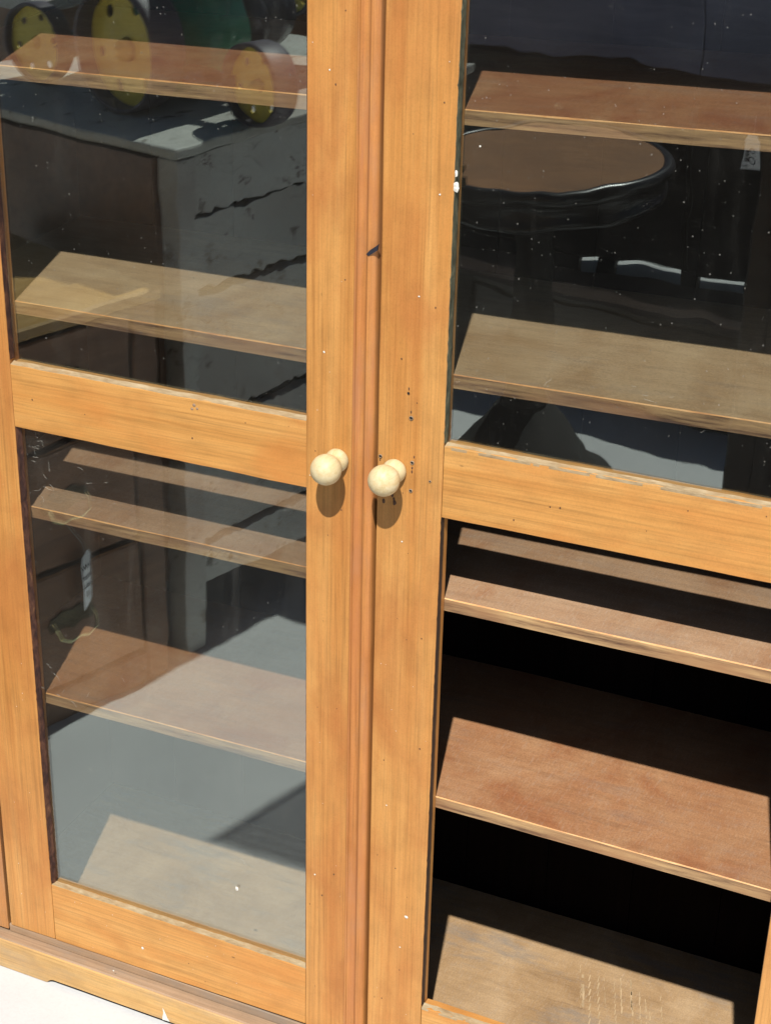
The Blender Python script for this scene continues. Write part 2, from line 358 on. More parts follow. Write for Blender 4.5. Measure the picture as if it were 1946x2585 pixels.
# base: ledge board, bottom rail and shaped plinth
board('bottom_rail', -.5592, .5592, .0015, .0225, .0535, .0668, M['ledge'], cab, .0008)
board('base_board', -.613, .613, -.0165, .3, .0415, .0530, M['ledge'], cab, .0018)
pts = [(-.617, 0)]
pts += [(-.4895, .0), (-.4868, .0002), (-.4845, .0018), (-.4822, .0048), (-.4785, .0070), (-.4740, .0080)]
for i in range(24):
    x = -.47 + .94 * i / 23; pts.append((x, .0078 + .0006 * noise.noise(Vector((x * 20, 0, 0)))))
pts += [(.474, .008), (.4785, .007), (.4845, .0018), (.4895, 0), (.617, 0), (.617, .0512), (-.617, .0512)]
prism('plinth', pts, -.0185, -.0025, M['plinth'], cab, .0011, label='worn pale plinth board with a notched foot')
board('plinth_side', -.617, -.6, -.002, .34, 0.0005, .041, M['plinth'], cab); board('plinth_side', .6, .617, -.002, .34, .0005, .041, M['plinth'], cab)
bm = bmesh.new(); pl = [(-.2945, .0085), (-.288, .009), (-.2825, .0092), (-.2862, .0145), (-.2885, .0205), (-.291, .0265), (-.2934, .030), (-.2925, .021), (-.294, .0145)]
bm.faces.new([bm.verts.new((x, -.0188, z)) for x, z in pl]); link('paint_smear', bm, M['fleck'], cab)
# ------------------------------------------------------------------ doors
def putty(x0, x1, z, parent, mat, lump=1.0, name='putty', zf=None):
    """sloping putty fillet in front of the pane, on top of a rail"""
    bm = bmesh.new(); n = 70; rows = []
    for i in range(n + 1):
        x = x0 + (x1 - x0) * i / n; zz = z if zf is None else zf(i / n)
        a = noise.noise(Vector((x * 50, z * 7, 1))); b = noise.noise(Vector((x * 130, z * 7, 5)))
        y0 = .0006 + max(0, a) * .0009 * lump; h = .0007 + .0006 * b * lump; hb = .0022 + (.0008 * a + .0005 * b) * lump
        rows.append([bm.verts.new((x, y, q)) for y, q in ((y0, zz - .003), (y0, zz + h * .35), (y0 + .0035, zz + h * 1.2), (GY0 - .0006, zz + hb), (GY0 - .0006, zz - .003))])
    for r, s in zip(rows, rows[1:]):
        for j in range(5): bm.faces.new((r[j], r[(j + 1) % 5], s[(j + 1) % 5], s[j]))
    bm.faces.new(rows[0]); bm.faces.new(list(reversed(rows[-1]))); bmesh.ops.recalc_face_normals(bm, faces=bm.faces)
    return link(name, bm, mat, parent)
def vstrip(x, z0, z1, wd, parent, mat, name, side=1, rough=1., y1=None):
    bm = bmesh.new(); n = int((z1 - z0) * 160); rows = []; y1 = GY0 - .0004 if y1 is None else y1
    for i in range(n + 1):
        z = z0 + (z1 - z0) * i / n; a = noise.noise(Vector((x * 40, z * 60, 1))); b = noise.noise(Vector((x * 40, z * 170, 5)))
        ww = wd * (1 + .25 * a * rough + .2 * b * rough); y0 = .0014 + .0012 * max(-.5, b) * rough
        rows.append([bm.verts.new((x + side * q, y, z)) for q, y in ((-.001, y0), (ww * .35, y0), (ww, y1 - .002), (ww * 1.12, y1), (-.001, y1))])
    for r, s in zip(rows, rows[1:]):
        for j in range(5): bm.faces.new((r[j], r[(j + 1) % 5], s[(j + 1) % 5], s[j]))
    bm.faces.new(rows[0]); bm.faces.new(list(reversed(rows[-1]))); bmesh.ops.recalc_face_normals(bm, faces=bm.faces)
    return link(name, bm, mat, parent)
def knob(x, z, dx, parent):
    bm = bmesh.new(); m = Matrix.Translation((x, 0, z)) @ Matrix.Rotation(R(90), 4, 'X')     # local +Z points out of the door
    rb = .0174; cy = .0300
    prof = [(0, -.001), (.0126, -.001), (.0134, .001), (.0135, .004), (.0128, .0070), (.0116, .0095), (.0104, .0112), (.0098, .0128), (.0100, .0146)]
    a0 = math.asin(.0101 / rb) + .08
    prof += [(rb * math.sin(a) , cy - rb * .98 * math.cos(a)) for a in [a0 + (math.pi - a0) * i / 18 for i in range(18)]] + [(0, cy + rb * .98)]
    lathe(bm, prof, 40, m); return link('knob', bm, M['knob'], parent, True)
def screw_hole(x, z, r, parent, ring=True):
    bm = bmesh.new(); m = Matrix.Translation((x, 0, z)) @ Matrix.Rotation(R(90), 4, 'X')
    lathe(bm, [(0, .0004), (r * .62, .0004), (r * .7, .0005)], 14, m)
    nf = len(bm.faces)
    if ring:
        bm2 = bm; lathe(bm2, [(r * .7, .0004), (r * .85, .0009), (r * 1.05, .0006), (r * 1.15, .0)], 14, Matrix.Translation((x, 0, z - r * .12)) @ Matrix.Rotation(R(90), 4, 'X'))
        bm.faces.ensure_lookup_table()
        for f in bm.faces[nf:]: f.material_index = 1
    return link('screw_hole', bm, [M['hole'], M['steelring']], parent)
def blob(name, pts, rmin, rmax, mat, parent, y=-.0003, el=1.):
    bm = bmesh.new()
    for x, z in pts:
        r = random.uniform(rmin, rmax); n = 9; a0 = random.random() * 6
        c = bm.verts.new((x, y - r * .25, z)); rim = [bm.verts.new((x + r * math.cos(a0 + 6.2832 * i / n) * random.uniform(.75, 1.15), y + .0002, z + el * r * math.sin(a0 + 6.2832 * i / n) * random.uniform(.75, 1.15))) for i in range(n)]
        for i in range(n): bm.faces.new((c, rim[(i + 1) % n], rim[i]))
    bmesh.ops.recalc_face_normals(bm, faces=bm.faces)
    return link(name, bm, mat, parent, kind='stuff')
def pane(x0, x1, z0, z1, mat, parent, **p): return board('glass_pane', x0, x1, GY0, GY1, z0, z1, mat, parent, 0, **p)

ZT = 1.705
# left door
dl = empty('door', parent=cab, label='left door, its lower pane still glazed')
G = .0004
plank('stile', [(-.5545, .0672), (-.4790, .0685), (-.4790, 1.789), (-.5545, 1.789)], 0, T, M['stile'], dl, .0011, .0009, 22)
plank('stile', [(-.0838, .0710), (-.0291, .0712), (-.0291, 1.789), (-.0845, 1.789)], 0.0002, T, M['stile'], dl, .0009, .0005, 22)
plank('rail', [(-.4786, .0676), (-.0843, .0715), (-.0841, .1652), (-.4786, .1648)], .0004, T - .001, M['rail'], dl, .0009, .0008, 26)
plank('rail', [(-.4786, .8583), (-.0842, .8546), (-.0842, .9362), (-.4786, .9395)], .0004, T - .001, M['rail'], dl, .0009, .0008, 26)
plank('rail', [(-.4786, ZT), (-.0847, ZT), (-.0847, 1.789), (-.4786, 1.789)], .0004, T - .001, M['rail'], dl)
pane(-.4785, -.0850, .9340, ZT + .004, M['glassA'], dl); pane(-.4785, -.0850, .1630, .8600, M['glassB'], dl, label='dusty scratched lower pane')
putty(-.4780, -.0846, .9378, dl, M['putty'], .8, zf=lambda t: .9394 - .0032 * t); putty(-.4780, -.0842, .1650, dl, M['putty'], 1.5, zf=lambda t: .1648 + .0004 * t)
vstrip(-.4790, .166, .8578, .0040, dl, M['rebate'], 'rebate_edge', 1, 1.2); vstrip(-.4790, .945, ZT, .0016, dl, M['rebate'], 'rebate_edge', 1, 1.)
vstrip(-.0842, .166, .8542, .0012, dl, M['darkline'], 'rebate_edge', -1, .6); vstrip(-.0845, .943, ZT, .0012, dl, M['darkline'], 'rebate_edge', -1, .6)
# moulded meeting bead
prof = [(-.0289, .0215), (-.0289, .0004), (-.0286, -.0004), (-.0262, -.0006), (-.0256, .0002), (-.0250, -.0012), (-.0242, -.0030), (-.0232, -.0030), (-.0222, -.0018), (-.0205, -.0006), (-.0175, -.0004),
        (-.0152, -.0010), (-.0140, -.0024), (-.0128, -.0046), (-.0112, -.0058), (-.0088, -.0056), (-.0062, -.0040), (-.0040, -.0018), (-.0030, .0010), (-.0028, .0215)]
bm = bmesh.new(); rows = []
zz = [.0705 + (1.789 - .0705) * i / 60 for i in range(61)]
for z in zz:
    dx = .0022 * (1 - (z - .1) / 1.3) * 1.6 - .0006 if z < 1.4 else -.0009
    row = []
    for i, (x, y) in enumerate(prof):
        wgt = max(0, (x + .029) / .0262); row.append(bm.verts.new((x + dx * wgt + (noise.noise(Vector((z * 12, i * .3, 0))) * .00035 if 2 < i < 18 else 0), y + (noise.noise(Vector((z * 25, i * .5, 9))) * .0003 if y < 0 else 0), z)))
    rows.append(row)
for r, s in zip(rows, rows[1:]):
    for j in range(len(prof)): bm.faces.new((r[j], r[(j + 1) % len(prof)], s[(j + 1) % len(prof)], s[j]))
bm.faces.new(rows[0]); bm.faces.new(list(reversed(rows[-1]))); bmesh.ops.recalc_face_normals(bm, faces=bm.faces)
ob = link('meeting_bead', bm, M['bead'], dl, True, label='reddish moulded bead covering the gap between the doors')
ob.data.set_sharp_from_angle(angle=R(38))
knob(-.0455, .8968, 0, dl)
prism('rubber_wedge', [(-.0130, 1.1370), (-.0100, 1.1355), (-.0060, 1.1385), (-.0005, 1.1425), (.0004, 1.1490), (-.0030, 1.1460), (-.0085, 1.1420)], -.0065, -.0035, M['wedge'], dl)
# right door
dr = empty('door', parent=cab, label='right door, its lower pane missing')
def xs_(z): return .0022 * (1 - (z - .1) / 1.3) * 1.6 - .0024 + .0022
plank('stile', [(.0045, .0700), (.0776, .0706), (.0778, 1.789), (-.0012, 1.789)], .0004, T, M['stile'], dr, .0011, .0008, 22)
plank('stile', [(.4790, .0700), (.5555, .0700), (.5555, 1.789), (.4780, 1.789)], .0004, T, M['stile'], dr, .0011, .0008, 22)
plank('rail', [(.0782, .0700), (.4785, .0700), (.4785, .1660), (.0782, .1636)], .0007, T - .001, M['rail'], dr, .0009, .0012, 26)
plank('rail', [(.0782, .8512), (.4785, .8515), (.4785, .9335), (.0782, .9356)], .0007, T - .001, M['rail'], dr, .0009, .0008, 26)
plank('rail', [(.0782, ZT), (.4778, ZT), (.4778, 1.789), (.0782, 1.789)], .0007, T - .001, M['rail'], dr)
pane(.0781, .4782, .9320, ZT + .004, M['glassC'], dr)
putty(.0786, .4782, .9340, dr, M['putty'], .8, zf=lambda t: .9351 - .0020 * t)
putty(.0786, .4782, .1640, dr, M['putty'], 1.9, 'leftover_putty', zf=lambda t: .1635 + .0022 * t)
vstrip(.0777, .938, ZT, .0017, dr, M['gputty'], 'putty', 1, 1.6)
vstrip(.0776, .166, .8508, .0010, dr, M['darkline'], 'rebate_edge', 1, 1.); vstrip(.4785, .168, .8510, .0010, dr, M['darkline'], 'rebate_edge', -1, 1.)
vstrip(.4780, .936, ZT, .0026, dr, M['putty'], 'putty', -1, 1.2)
knob(.0231, .8972, 0, dr)
for x, z, r, g in ((.040, .9615, .0023, True), (.0055, .9108, .0020, True), (.0427, .9100, .0021, True), (.042, .8765, .0020, True), (.0640, .8920, .0013, True), (.0362, .9892, .0022, False)): screw_hole(x, z, r, dr, g)
blob('stain_mark', [(.0225, .8625), (.0205, .8660), (.0232, .8580), (.0105, .8575)], .0012, .0026, M['stain'], dr, -.00005, 1.5)
blob('stain_mark', [(.0363, .994), (.0427, .9035), (.0427, .8990), (.0050, .9060), (.0445, .9165), (.0395, .968)], .0007, .0010, M['stain'], dr, -.00005, 2.2)
# paint flecks: the ones that show, then small random ones
blob('paint_flecks', [(.0537, .2984)], .0024, .0025, M['fleck'], dr); blob('paint_flecks', [(.0468, .2488), (.0236, .4562), (.0335, .8125), (.0633, 1.2063), (.0445, 1.0974)], .0009, .0014, M['fleck'], dr)
blob('paint_flecks', [(random.uniform(.008, .075), random.uniform(.1, 1.5)) for _ in range(14)], .0003, .0006, M['fleck'], dr)
blob('paint_flecks', [(-.3328, .1066)], .0022, .0023, M['fleck'], dl); blob('paint_flecks', [(-.0630, 1.02), (-.071, .321), (-.0589, 1.3194)], .0009, .0014, M['fleck'], dl)
blob('paint_flecks', [(random.uniform(-.08, -.033), random.uniform(.1, 1.5)) for _ in range(10)] + [(random.uniform(-.545, -.485), random.uniform(.1, .9)) for _ in range(14)] + [(random.uniform(-.47, -.09), random.uniform(.075, .155)) for _ in range(14)], .0003, .0006, M['fleck'], dl)
blob('stain_mark', [(random.uniform(-.08, -.033), random.uniform(.1, 1.5)) for _ in range(16)] + [(random.uniform(-.47, -.09), random.uniform(.865, .93)) for _ in range(5)] + [(-.26, .107), (-.235, .085), (-.022, .857), (-.0265, .8555)], .0004, .0011, M['stain'], dl, -.00005, 1.4)
blob('stain_mark', [(random.uniform(.008, .075), random.uniform(.1, 1.5)) for _ in range(20)] + [(random.uniform(.085, .47), random.uniform(.86, .925)) for _ in range(8)], .0004, .0010, M['stain'], dr, -.00005, 1.4)
blob('paint_flecks', [(-.3721, .0640), (-.35, .047), (-.31, .05)], .0010, .0016, M['fleck'], cab, -.0168)
blob('putty_lump', [(.0795, 1.2290)], .0016, .0018, M['fleck'], dr, .0005, 2.2); blob('putty_lump', [(.0800, 1.2140), (.0798, 1.2175)], .0028, .0034, M['fleck'], dr, .0005, 1.3)
blob('knot_mark', [(-.226, .9300), (-.222, .9265), (-.229, .9250)], .0016, .0024, M['ledge'], dl, -.0001)
# paint drops and fine scratches on the panes
blob('paint_flecks', [(-.1882, .2521)], .0026, .0027, M['fleck'], dl, GY0 - .0002, 1.4)
blob('paint_flecks', [(.0995, 1.2558)], .0011, .0012, M['fleck'], dr, GY0 - .0002)
def threads(name, spots, parent, n, ln, r=.00013):
    bm = bmesh.new()
    for cx, cz, sx, sz in spots:
        for _ in range(n):
            x, z = random.gauss(cx, sx), random.gauss(cz, sz); a = random.uniform(-.9, .9) + (math.pi / 2 if random.random() < .25 else 0); L = random.uniform(.3, 1) * ln; pts = []
            for i in range(6):
                pts.append((x, GY0 - .0006, z)); x += math.cos(a) * L / 5; z -= math.sin(a) * L / 5; a += random.uniform(-.6, .6)
            tube(bm, pts, r, 3)
    return link(name, bm, M['web'], parent, kind='stuff')
M['web'] = plain('pale_cobweb', (.60, .58, .50), .7, var=.1)
threads('cobweb', [(-.455, .835, .010, .010), (-.452, .80, .010, .018), (-.445, .50, .02, .02)], dl, 7, .014, .0001)
threads('cobweb', [(-.38, .78, .05, .03), (-.46, .24, .008, .03), (-.33, .50, .05, .06), (-.15, .42, .04, .08)], dl, 3, .010, .0001)
threads('cobweb', [(.22, 1.03, .05, .008), (.30, 1.02, .05, .01)], dr, 3, .014, .00008)
# gouged-looking pale scuffs on the rails
threads_m = M['web']

# ------------------------------------------------------------------ things in front of the cabinet, seen mirrored in the panes
def paintmat(name, a_, b_, crackcol=(.02, .017, .015), sc=9):
    k = N(name); v = k.coords(); n1 = k.noise(v, 14, 5, .65)
    wv = k.n('TexVoronoi', feature='DISTANCE_TO_EDGE'); wv.inputs['Scale'].default_value = sc
    dv = k.n('VectorMath', operation='ADD'); nn = k.n('TexNoise'); nn.inputs['Scale'].default_value = 12; k.l(v, nn.inputs['Vector'])
    sv = k.n('VectorMath', operation='SCALE'); sv.inputs['Scale'].default_value = .16; k.l(nn.outputs['Color'], sv.inputs[0]); k.l(v, dv.inputs[0]); k.l(sv.outputs[0], dv.inputs[1]); k.l(dv.outputs[0], wv.inputs['Vector'])
    crack = k.ramp(wv.outputs['Distance'], [(.002, 1.), (.007, 0.)])
    gate = k.ramp(k.noise(v, 5, 3), [(.52, 0.), (.60, .8)])
    col = k.ramp(n1, [(.3, a_), (.7, b_)]); col = k.mix(k.math('MULTIPLY', crack, gate), col, crackcol)
    pk = k.ramp(k.noise(v, 24, 8, .78), [(.585, 0.), (.61, .85)]); col = k.mix(pk, col, (.16, .125, .10)); tn = k.ramp(k.noise(v, 3.5, 4), [(.42, 0.), (.62, .55)]); col = k.mix(tn, col, (.34, .28, .25))
    k.bump(n1, .5, .003); return k.setb(.6, 0, .4, col)
M['wpaint'] = paintmat('cracked_white_paint', (.58, .57, .53), (.72, .71, .66)); M['wtop'] = paintmat('worn_white_table_paint', (.52, .52, .47), (.68, .68, .62), sc=7)
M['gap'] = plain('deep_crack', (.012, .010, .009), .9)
def darkwood(name, c0, c1, rough=.35, axis=0):
    k = N(name); s_ = tuple(.08 if i == axis else 1 for i in range(3)); a = k.noise(k.coords(s_), 50, 5, .6, .5); b = k.noise(k.coords(), 5, 3)
    k.bump(a, .2, .001); return k.setb(rough, 0, .5, k.mix(.6, k.ramp(a, [(.3, c0), (.7, c1)]), k.ramp(b, [(.3, .6), (.7, 1.2)]), 'MULTIPLY'))
M['dresser'] = darkwood('brown_varnished_wood', (.15, .065, .032), (.27, .13, .065)); M['drawer'] = darkwood('brown_drawer_front', (.22, .10, .048), (.35, .17, .085))
M['dtop'] = darkwood('sun_gold_dresser_top', (.48, .27, .08), (.62, .38, .14)); M['backwood'] = darkwood('near_black_wood', (.018, .011, .009), (.040, .024, .018), .3)  # dresser top coloured with its sunlit gold; the wood itself is brown
M['sheenwood'] = darkwood('sky_sheen_panel', (.36, .34, .46), (.48, .46, .60), .4); M['brass'] = plain('tarnished_brass', (.85, .76, .42), .16, 1.)  # panel blue grey stands in for a bluish sky sheen
M['oldbrass'] = plain('dark_olive_brass', (.07, .06, .03), .35, .6, var=.5)
M['leather'] = darkwood('brown_leather_top', (.23, .095, .03), (.30, .13, .04), .7); M['black'] = plain('black_lacquer', (.014, .011, .010), .3)
M['yellow'] = plain('yellow_enamel', (.90, .68, .08), .35, var=.08); M['tyre'] = plain('grey_purple_tread', (.10, .085, .105), .5); M['tyreside'] = plain('brown_rubber_wall', (.16, .10, .07), .5)
M['green'] = plain('green_enamel', (.03, .26, .14), .2, var=.15); M['iron'] = plain('dark_cast_iron', (.085, .075, .085), .3, .7, var=.4); M['paper'] = plain('white_card', (.93, .94, .96), .7, var=.03)
M['ink'] = plain('black_ink', (.03, .03, .05), .7); M['thread'] = plain('grey_string', (.35, .34, .33), .8)

def jag(x0, x1, z, amp, seed, n=60): return [(x0 + (x1 - x0) * i / n, z + amp * .6 * noise.noise(Vector((i * .7, seed, 0))) + amp * .8 * noise.noise(Vector((i * 1.9, seed, 4)))) for i in range(n + 1)]
# painted chest (local x along its front, local y outwards)
pc = empty('painted_chest', (-.747, -.914, 0), math.atan2(-.957, .29), label='crackled white painted chest carrying the green machine, mirrored in the left door', category='chest')
cuts = [.131, .214, .452, .693, .823, .928]; x0, x1 = .004, .66
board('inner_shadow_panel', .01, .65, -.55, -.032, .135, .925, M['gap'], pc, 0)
for i, (a, b) in enumerate(zip(cuts, cuts[1:])):
    gA, gB = (.012, .012) if i in (1, 2) else (.0035, .0035)
    lo = jag(x0, x1, a + (gB if i else 0), .010 if i else .003, i * 3.1 + 1); hi = jag(x0, x1, b - (gA if i < 4 else 0), .009 if i < 4 else .001, i * 3.1 + 9)
    prism('front_board', lo + hi[::-1], -.03, -.004 - .001 * (i % 2), M['wpaint'], pc, .0008)
prism('corner_post', [(-.050, .04), (-.046, 0), (.002, 0), (.006, .12), (.004, .5), (.007, .927), (-.036, .927), (-.036, .5)], -.045, .001, M['wpaint'], pc, .002)
board('corner_post', 0.63, 0.685, -.05, .001, 0, .927, M['wpaint'], pc, .002)
board('corner_post', -.037, 0.0, -.68, -.63, 0, .927, M['dresser'], pc, .002); board('corner_post', 0.63, 0.685, -.68, -.63, 0, .927, M['wpaint'], pc, .002)
board('end_panel', -.045, -.03, -.63, -.048, .14, .925, M['dresser'], pc)
pts = jag(-.040, .72, .002, .008, 5, 30); bm = bmesh.new()
top = [(x, y) for x, y in pts] + [(.72, -.74), (-.040, -.74)]
a = [bm.verts.new((x, y, .9285)) for x, y in top]; b = [bm.verts.new((x, y, .9455)) for x, y in top]; bm.faces.new(a); bm.faces.new(b[::-1])
for i in range(len(top)): bm.faces.new((a[i], b[i], b[(i + 1) % len(top)], a[(i + 1) % len(top)]))
link('chest_top', fin(bm, .004, 2), M['wtop'], pc)
# dresser
ds = empty('brown_dresser', (-.862, -.536, 0), math.atan2(-.94, .342), label='brown chest of drawers with brass handles, mirrored low in the left door', category='dresser')
board('carcass', -.42, .288, -.42, -.022, .05, .715, M['dresser'], ds, .002)
board('dresser_top', -.44, .292, -.44, .008, .716, .738, M['dtop'], ds, .004)
board('corner_post', .238, .288, -.021, .0, .0, .715, M['dresser'], ds, .003); board('corner_post', -.42, -.37, -.021, .0, .0, .715, M['dresser'], ds, .003)
board('base_rail', -.37, .238, -.021, -.002, .0, .062, M['dresser'], ds, .003)
for i, (a, b) in enumerate(((.07, .288), (.30, .512), (.524, .705))):
    d = board('drawer', -.365, .232, -.021, -.003, a, b, M['drawer'], ds, .003)
    if i < 2: board('lip', -.365, .232, -.0025, .0005, b + .001, b + .0045, M['leather'], d, .0008)
    for hx in (-.22, .075):
        bm = bmesh.new(); hz = (a + b) / 2 + .015
        pl = [(hx - .052, hz), (hx - .045, hz + .012), (hx - .035, hz + .012), (hx - .02, hz + .022), (hx, hz + .014), (hx + .02, hz + .022), (hx + .035, hz + .012), (hx + .045, hz + .012), (hx + .052, hz), (hx + .045, hz - .016), (hx + .02, hz - .012), (hx, hz - .022), (hx - .02, hz - .012), (hx - .045, hz - .016)]
        f1 = [bm.verts.new((x, -.0025, z)) for x, z in pl]; f2 = [bm.verts.new((x, .0005, z)) for x, z in pl]; bm.faces.new(f1); bm.faces.new(f2[::-1])
        for j in range(len(pl)): bm.faces.new((f1[j], f2[j], f2[(j + 1) % len(pl)], f1[(j + 1) % len(pl)]))
        for q, fc in enumerate(bm.faces): fc.material_index = 1
        tube(bm, [(hx - .042, .001, hz + .004), (hx - .043, .012, hz - .004), (hx - .038, .018, hz - .022), (hx - .018, .02, hz - .031), (hx, .02, hz - .027), (hx + .018, .02, hz - .031), (hx + .038, .018, hz - .022), (hx + .043, .012, hz - .004), (hx + .042, .001, hz + .004)], .0026, 8)
        link('bail_handle', bm, [M['brass'], M['oldbrass']], d)
# tag on the dresser
def letters(txt, size, mtx, parent, name='writing', mat='ink'):
    cu = bpy.data.curves.new(name, 'FONT'); cu.body = txt; cu.size = size; cu.extrude = .0002; cu.align_x = 'CENTER'; cu.shear = .3
    tmp = bpy.data.objects.new('tmp', cu); C.objects.link(tmp); bpy.context.view_layer.update()
    me = bpy.data.meshes.new_from_object(tmp.evaluated_get(bpy.context.evaluated_depsgraph_get())); bpy.data.objects.remove(tmp)
    me.transform(mtx); me.materials.clear(); me.materials.append(M[mat]); o = bpy.data.objects.new(name, me); C.objects.link(o); o.parent = parent; return o
lx, ly = math.cos(ds.rotation_euler.z), math.sin(ds.rotation_euler.z)
tg = empty('price_tag', (-.862 + lx * .10 - ly * .016, -.536 + ly * .10 + lx * .016, .21), ds.rotation_euler.z - .45, label='small white handwritten tag hanging on a string from a dresser drawer handle', category='tag')
prism('card', [(-.016, .0), (.012, .012), (.018, .10), (.008, .112), (-.014, .105), (-.018, .09)], -.0004, .0004, M['paper'], tg)
mt = Matrix.Rotation(R(90), 4, 'X'); mt = Matrix.Rotation(math.pi, 4, 'Z') @ mt
for i, s_ in enumerate(('HW', 'mur', 'ska', 'll')): letters(s_, .017, Matrix.Translation((0, .0008, .077 - i * .018)) @ mt, tg)
bm = bmesh.new(); tube(bm, [(0, 0, .105), (.004, -.006, .125), (-.012, -.012, .150), (-.030, -.016, .175)], .0012, 6); link('string', bm, M['thread'], tg)

# round drum table in the right pane
rt = empty('round_table', (-.473, -1.827, 0), 0, label='round drum table with brown top and glossy black rim, mirrored in the right door', category='table')
bm = bmesh.new(); lathe(bm, [(0, .7175), (.238, .7175), (.238, .700), (0, .700)], 64); link('leather_top', bm, M['leather'], rt)
bm = bmesh.new(); lathe(bm, [(.2385, .705), (.2385, .7185), (.243, .7215), (.252, .722), (.259, .717), (.262, .708), (.259, .700), (.252, .695), (.246, .692), (.246, .668), (.252, .664), (.2525, .655), (.246, .650), (.2, .650), (.2, .699)], 64); o = link('rim', bm, M['black'], rt, True)
bm = bmesh.new(); lathe(bm, [(0, .6495), (.195, .6495), (.195, .64), (.05, .625), (.035, .56), (.045, .40), (.06, .30), (.04, .22), (.05, .20), (0, .19)], 32); link('pedestal', bm, M['gap'], rt, True)
bm = bmesh.new(); lathe(bm, [(0, .2), (.06, .19), (.16, .06), (.20, .04), (.20, .0), (0, .0)], 32); link('foot_plinth', bm, M['gap'], rt, True)

# long dark sideboard standing behind everything
sb = empty('dark_sideboard', (-.60, -3.13, 0), R(13.2), label='long near black sideboard with a bluish sky sheen coloured onto its upper panels, mirrored behind the round table', category='sideboard')
board('carcass', -2.3, 1.7, -.275, -.012, .085, 1.15, M['backwood'], sb, .003); board('sideboard_top', -2.34, 1.74, -.23, .02, 1.151, 1.18, M['backwood'], sb, .004)
for i in range(5):
    xa = -2.29 + i * .798; board('door_panel', xa, xa + .796, -.0115, 0, .60, 1.14, M['sheenwood'], sb, .003)
    d = board('drawer', xa, xa + .785, -.0115, 0, .095, .59, M['backwood'], sb, .003)
    bm = bmesh.new(); lathe(bm, [(0, -.001), (.008, -.001), (.006, .012), (.014, .02), (.010, .028), (0, .03)], 16, Matrix.Translation((xa + .39, 0, .46)) @ Matrix.Rotation(R(-90), 4, 'X')); link('drawer_knob', bm, M['brass'], d, True)
for a, b in ((-2.3, -.38), (-.35, -.21), (-.16, -.10), (.08, .13), (.28, 1.7)):
    board('skirt_board', a, b, -.034, -.013, 0, .0845, M['backwood'], sb, .002)
for xf in (-2.28, -.45, .40, 1.62): board('foot', xf, xf + .05, -.27, -.225, 0, .0845, M['backwood'], sb, .002)
# tag on the narrow cupboard (built below)
tg2 = empty('barcode_tag', (0.024, -1.4285, .850), R(3), label='white barcode price tag hanging on the narrow dark cupboard, mirrored in the right door', category='tag')
prism('card', [(-.026, .0), (.026, .004), (.026, .085), (.016, .105), (-.016, .105), (-.026, .085)], -.0006, .0006, M['paper'], tg2)
letters('O', .03, Matrix.Translation((.004, .0012, .014)) @ mt, tg2); letters('O', .026, Matrix.Translation((.004, .0012, .045)) @ mt, tg2); letters('300', .009, Matrix.Translation((-.016, .0012, .005)) @ mt, tg2)
bm = bmesh.new(); z = .018
while z < .052: h = random.choice((.0008, .0014, .002)); box(bm, -.022, -.009, .0007, .0011, z, z + h); z += h + random.choice((.0008, .0012))
link('barcode', bm, M['ink'], tg2)
bm = bmesh.new(); tube(bm, [(0, 0, .098), (.002, -.008, .125), (0, -.014, .15)], .001, 6); link('string', bm, M['thread'], tg2)

tg2.scale = (.58, .58, .55)
# green machine on yellow wheels
mc = empty('green_machine', (-.695, -.826, .9458), math.atan2(-.957, .29), label='green machine on four yellow holed wheels standing on the white painted chest', category='machine')
def lc(x, y): # world xy -> chest local
    a = math.atan2(-.957, .29); dx, dy = x + .747, y + .914; return (dx * math.cos(a) + dy * math.sin(a), -dx * math.sin(a) + dy * math.cos(a))
def wheel(wx, wy, rad, wid, turn):
    lx_, ly_ = lc(wx, wy)
    base = Matrix.Translation((lx_, ly_, rad)) @ Matrix.Rotation(turn, 4, 'Z') @ Matrix.Rotation(R(-90), 4, 'Y')   # axis towards the cabinet
    r = rad; bm = bmesh.new()
    lathe(bm, [(r * .90, -wid * .5), (r * .96, -wid * .5), (r, -wid * .38), (r, wid * .38), (r * .98, wid * .5), (r * .93, wid * .5), (r * .91, wid * .45), (r * .905, -wid * .1), (r * .90, -wid * .5)], 48, base)
    o = link('wheel', bm, [M['tyre'], M['tyreside']], mc, True)
    bm = bmesh.new(); n = 48; rd = r * .91; hz = wid * .10; hr = r * .095; hc = r * .66
    # dish with six real holes: ring sectors around each hole
    def P_(x, y, h): return base @ Vector((x, y, h))
    outer = [(rd * math.cos(2 * math.pi * i / n), rd * math.sin(2 * math.pi * i / n)) for i in range(n)]
    ov = [bm.verts.new(P_(x, y, hz)) for x, y in outer]; edges = [bm.edges.new((ov[i], ov[(i + 1) % n])) for i in range(n)]
    for q in range(6):
        a = q * math.pi / 3 + .35; hv = [bm.verts.new(P_(hc * math.cos(a) + hr * math.cos(2 * math.pi * i / 12), hc * math.sin(a) + hr * math.sin(2 * math.pi * i / 12), hz)) for i in range(12)]
        edges += [bm.edges.new((hv[i], hv[(i + 1) % 12])) for i in range(12)]
    bmesh.ops.triangle_fill(bm, use_beauty=True, edges=edges)
    bmesh.ops.solidify(bm, geom=list(bm.faces), thickness=.004)
    bmesh.ops.recalc_face_normals(bm, faces=bm.faces); link('rim', bm, M['yellow'], o)
    bm = bmesh.new(); lathe(bm, [(0, hz - .004), (r * .2, hz - .002), (r * .17, hz + wid * .15), (r * .08, hz + wid * .2), (r * .07, hz + wid * .3), (0, hz + wid * .31)], 20, base); link('hub', bm, M['yellow'], o, True)
wheel(-1.015, -1.175, .107, .075, R(4)); wheel(-.748, -1.145, .070, .055, R(6)); wheel(-1.285, -1.30, .072, .045, R(-8)); wheel(-1.10, -1.98, .07, .05, 0)
